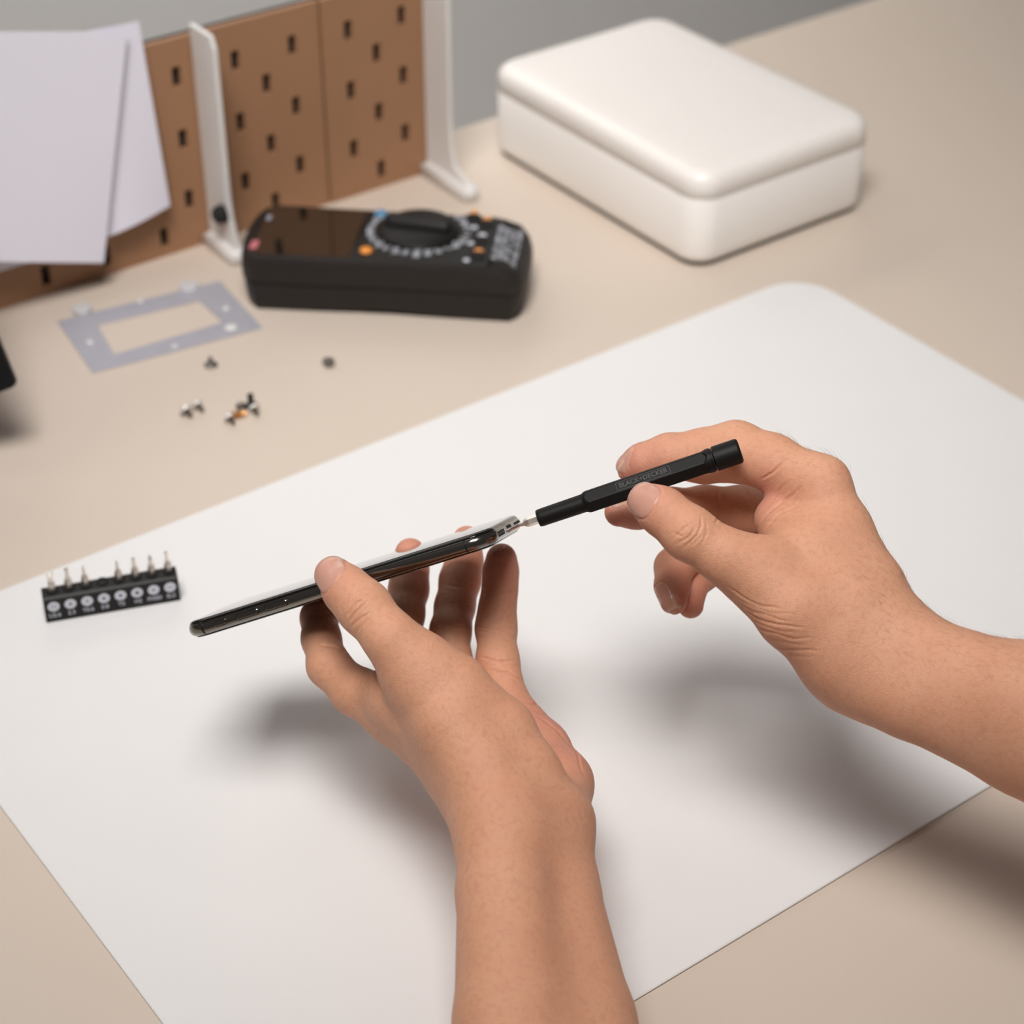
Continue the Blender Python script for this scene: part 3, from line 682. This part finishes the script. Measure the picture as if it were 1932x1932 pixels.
#ENDHANDS
CAMR = np.array([1.0, 0, 0]); CAMU = np.array([0, math.sin(PITCH), math.cos(PITCH)]); CAMF = np.array([0, math.cos(PITCH), -math.sin(PITCH)])
def detail(V, Nn, H):
    nail = np.zeros(len(V)); edge = np.zeros(len(V)); disp = np.zeros(len(V)); pink = np.zeros(len(V))
    for (cpx, tipc, dipc, tilt, wn, ln) in H['nails']:
        T = P(*tipc); Dp = P(*dipc); a = T-Dp; a /= np.linalg.norm(a)
        n = -CAMF+CAMR*tilt[0]-CAMU*tilt[1]; n -= a*(n@a); n /= np.linalg.norm(n); s = np.cross(a, n)
        c_ = T+n*.004-a*.0005
        q = V-c_; x = q@a; y = q@s; z = q@n
        # superellipse plate, its free edge towards the tip
        rr = (np.abs(x/(ln/2))**3.2+np.abs(y/(wn/2))**3.2)**(1/3.2)
        ok = (z > -.006) & (Nn@n > -.15) & (np.abs(x) < .02) & (np.abs(y) < .02)
        msk = np.where(ok, 1/(1+np.exp((rr-.97)/.025)), 0)
        nail = np.maximum(nail, msk)
        edge = np.maximum(edge, np.where(ok & (rr < 1.0) & (x > 0), 1/(1+np.exp(-(rr-.90)/.02)), 0))
        disp += np.where(ok, -.00042*np.exp(-((rr-1.03)/.055)**2)+.00012*msk, 0)
    q = V-O0; zc = q@CAMF; px = 966+F*(q@CAMR)/zc; py = 966-F*(q@CAMU)/zc
    face = Nn@(-CAMF) > .02
    for (zmax, amp, pts) in H['lines']:
        pts = [np.array(p_, float) for p_ in pts]; xs_ = [p_[0] for p_ in pts]; ys_ = [p_[1] for p_ in pts]
        sel = np.where(face & (zc < zmax) & (px > min(xs_)-12) & (px < max(xs_)+12) & (py > min(ys_)-12) & (py < max(ys_)+12))[0]
        if not len(sel): continue
        if zmax > .95: pass
        pp = np.stack([px[sel], py[sel]], 1)+np.stack([1.5*np.sin(py[sel]*.11+pts[0][1]), 1.5*np.sin(px[sel]*.09+pts[0][0])], 1)
        best = np.full(len(sel), 1e9); tt = np.zeros(len(sel)); n_ = len(pts)-1
        for i in range(n_):
            ba = pts[i+1]-pts[i]; t = np.clip(((pp-pts[i])@ba)/(ba@ba), 0, 1); d = np.linalg.norm(pp-pts[i]-t[:, None]*ba, axis=1)
            u_ = d < best; best[u_] = d[u_]; tt[u_] = (i+t[u_])/n_
        prof_ = -np.exp(-(best/1.9)**2)+.22*np.exp(-((best-5)/2.5)**2)
        disp[sel] += 1.25*amp*prof_*np.clip(np.sin(math.pi*np.clip(tt, .02, .98))*1.8, .15, 1)
    for (x, y, Z, r) in H['tips']:
        d = np.linalg.norm(V-P(x, y, Z), axis=1); pink = np.maximum(pink, np.exp(-(d/(r*Z/F*1.1))**2))
    return nail, edge, disp, pink
def skin_mat():
    m = bpy.data.materials.new('skin'); m.use_nodes = True; nt = m.node_tree; b = nt.nodes['Principled BSDF']; L = nt.links.new; N = nt.nodes.new
    tc = N('ShaderNodeTexCoord')
    def noise(sc, det=3, out='Fac'):
        n = N('ShaderNodeTexNoise'); n.inputs['Scale'].default_value = sc; n.inputs['Detail'].default_value = det; L(tc.outputs['Object'], n.inputs['Vector']); return n.outputs[out]
    def mixc(f, a, b_):
        x = N('ShaderNodeMix'); x.data_type = 'RGBA'
        for k, v in (('Factor', f), ('A', a), ('B', b_)):
            if isinstance(v, (tuple, float, int)): x.inputs[k].default_value = v
            else: L(v, x.inputs[k])
        return x.outputs['Result']
    def ramp(sock, a, b_):
        r = N('ShaderNodeMapRange'); L(sock, r.inputs['Value']); r.inputs['From Min'].default_value = a; r.inputs['From Max'].default_value = b_; return r.outputs['Result']
    def attr(nm): a = N('ShaderNodeAttribute'); a.attribute_name = nm; return a.outputs['Fac']
    base = mixc(ramp(noise(45), .3, .7), (.68, .335, .205, 1), (.72, .375, .235, 1))
    base = mixc(ramp(noise(420, 5), .48, .9), base, (.60, .275, .17, 1))
    pm = N('ShaderNodeMath'); pm.operation = 'MULTIPLY'; L(attr('pink'), pm.inputs[0]); pm.inputs[1].default_value = .75
    base = mixc(pm.outputs[0], base, (.60, .245, .18, 1))
    base = mixc(attr('nail'), base, (.60, .325, .25, 1))
    base = mixc(attr('nail_edge'), base, (.70, .48, .38, 1))
    L(base, b.inputs['Base Color'])
    rr = N('ShaderNodeMapRange'); L(attr('nail'), rr.inputs['Value']); rr.inputs['To Min'].default_value = .52; rr.inputs['To Max'].default_value = .24; L(rr.outputs['Result'], b.inputs['Roughness'])
    b.inputs['Specular IOR Level'].default_value = .42
    b.inputs['Subsurface Weight'].default_value = .22; b.inputs['Subsurface Radius'].default_value = (1, .32, .18); b.inputs['Subsurface Scale'].default_value = .0045
    # fine cross-hatched skin relief: two scales of cells plus pores
    v1 = N('ShaderNodeTexVoronoi'); v1.feature = 'DISTANCE_TO_EDGE'; v1.inputs['Scale'].default_value = 1500; 
    v2 = N('ShaderNodeTexVoronoi'); v2.feature = 'DISTANCE_TO_EDGE'; v2.inputs['Scale'].default_value = 700
    wv = N('ShaderNodeVectorMath'); wv.operation = 'MULTIPLY_ADD'; L(noise(300, 3, 'Color'), wv.inputs[0]); wv.inputs[1].default_value = (.0022,)*3; L(tc.outputs['Object'], wv.inputs[2])
    L(wv.outputs[0], v1.inputs['Vector']); L(wv.outputs[0], v2.inputs['Vector'])
    ad = N('ShaderNodeMath'); ad.operation = 'ADD'; L(ramp(v1.outputs['Distance'], 0, .25), ad.inputs[0]); L(ramp(v2.outputs['Distance'], 0, .12), ad.inputs[1])
    inv = N('ShaderNodeMapRange'); L(attr('nail'), inv.inputs['Value']); inv.inputs['To Min'].default_value = 1; inv.inputs['To Max'].default_value = 0
    mu = N('ShaderNodeMath'); mu.operation = 'MULTIPLY'; L(ad.outputs[0], mu.inputs[0]); L(inv.outputs['Result'], mu.inputs[1])
    bp = N('ShaderNodeBump'); bp.inputs['Strength'].default_value = .36; bp.inputs['Distance'].default_value = .0002; L(mu.outputs[0], bp.inputs['Height']); L(bp.outputs['Normal'], b.inputs['Normal'])
    return m
def build_person():
    Vs = []; Qs = []; A = []
    n0 = 0
    for H in (LEFT, RIGHT):
        V, Q = hand_mesh(H, .0010); V = project(V, H)
        me = bpy.data.meshes.new('t'); me.vertices.add(len(V)); me.vertices.foreach_set('co', V.ravel())
        me.loops.add(len(Q)*4); me.loops.foreach_set('vertex_index', Q.ravel().astype(np.int32)); me.polygons.add(len(Q))
        me.polygons.foreach_set('loop_start', np.arange(0, len(Q)*4, 4, dtype=np.int32)); me.update(calc_edges=True)
        t = bpy.data.objects.new('t', me); COL.objects.link(t); sb = t.modifiers.new('s', 'SUBSURF'); sb.levels = 1; sb.render_levels = 1
        dg = bpy.context.evaluated_depsgraph_get(); m2 = bpy.data.meshes.new_from_object(t.evaluated_get(dg))
        V = np.zeros(len(m2.vertices)*3); m2.vertices.foreach_get('co', V); V = V.reshape(-1, 3)
        Q = np.zeros(len(m2.loops), np.int32); m2.loops.foreach_get('vertex_index', Q); Q = Q.reshape(-1, 4)
        bpy.data.objects.remove(t); bpy.data.meshes.remove(me); bpy.data.meshes.remove(m2)
        g = grad(V, H); Nn = g/np.maximum(np.linalg.norm(g, axis=1), 1e-6)[:, None]
        nail, edge, disp, pink = detail(V, Nn, H)
        V = V+Nn*disp[:, None]
        Vs.append(V); Qs.append(Q+n0); n0 += len(V); A.append((nail, edge, pink))
    V = np.concatenate(Vs); Q = np.concatenate(Qs)
    c0 = np.array([.1, .45, .05])
    me = bpy.data.meshes.new('person'); me.vertices.add(len(V)); me.vertices.foreach_set('co', (V-c0).ravel())
    me.loops.add(len(Q)*4); me.loops.foreach_set('vertex_index', Q.ravel().astype(np.int32)); me.polygons.add(len(Q))
    me.polygons.foreach_set('loop_start', np.arange(0, len(Q)*4, 4, dtype=np.int32)); me.update(calc_edges=True)
    for i, nm in enumerate(('nail', 'nail_edge', 'pink')):
        a = me.attributes.new(nm, 'FLOAT', 'POINT'); a.data.foreach_set('value', np.concatenate([x[i] for x in A]).astype(np.float32))
    me.materials.append(skin_mat()); me.shade_smooth()
    o = bpy.data.objects.new('person', me); COL.objects.link(o); o.location = c0
    tag(o, 'person with bare forearms, left hand holding the phone, right hand gripping the screwdriver', 'person')
    return o
person = build_person()
def arm_hair():
    V = np.zeros(len(person.data.vertices)*3); person.data.vertices.foreach_get('co', V); V = V.reshape(-1, 3)
    Nn = np.zeros(len(V)*3); person.data.vertices.foreach_get('normal', Nn); Nn = Nn.reshape(-1, 3)
    q = V+np.array(person.location)-O0; zc = q@CAMF; px = 966+F*(q@CAMR)/zc; py = 966-F*(q@CAMU)/zc
    nu = Nn@CAMU; nf = Nn@(-CAMF)
    c_ = np.where((px > 1470) & (px < 2100) & (py < 1500) & (nu > .35) & (nf > -.5) & ((px > 1620) | (py < 900)))[0]
    c_ = rng.choice(c_, min(520, len(c_)), replace=False)
    VV = []; FF = []
    for k in c_:
        p = V[k]; n = Nn[k]; along = CAMR*(-.9)+CAMU*.5+rng.normal(0, .35, 3); along -= n*(along@n); along /= np.linalg.norm(along)
        L_ = rng.uniform(.003, .0075); s_ = np.cross(n, along); b0 = len(VV); lift = rng.uniform(.25, .7)
        for i in range(5):
            t = i/4; c = p+along*L_*t+n*(L_*lift*(t-.55*t*t)); w_ = .000028*(1-t*.85)
            VV += [c+s_*w_, c-s_*w_*.5+n*w_*.86, c-s_*w_*.5-n*w_*.86]
            if i:
                a = b0+3*(i-1)
                for j in range(3): FF.append((a+j, a+(j+1) % 3, a+3+(j+1) % 3, a+3+j))
    h = ob('arm_hair', VV, FF, mat('hair', (.05, .03, .02), .5, linear=True, noise=.05), person); tag(h, kind='stuff')
arm_hair()
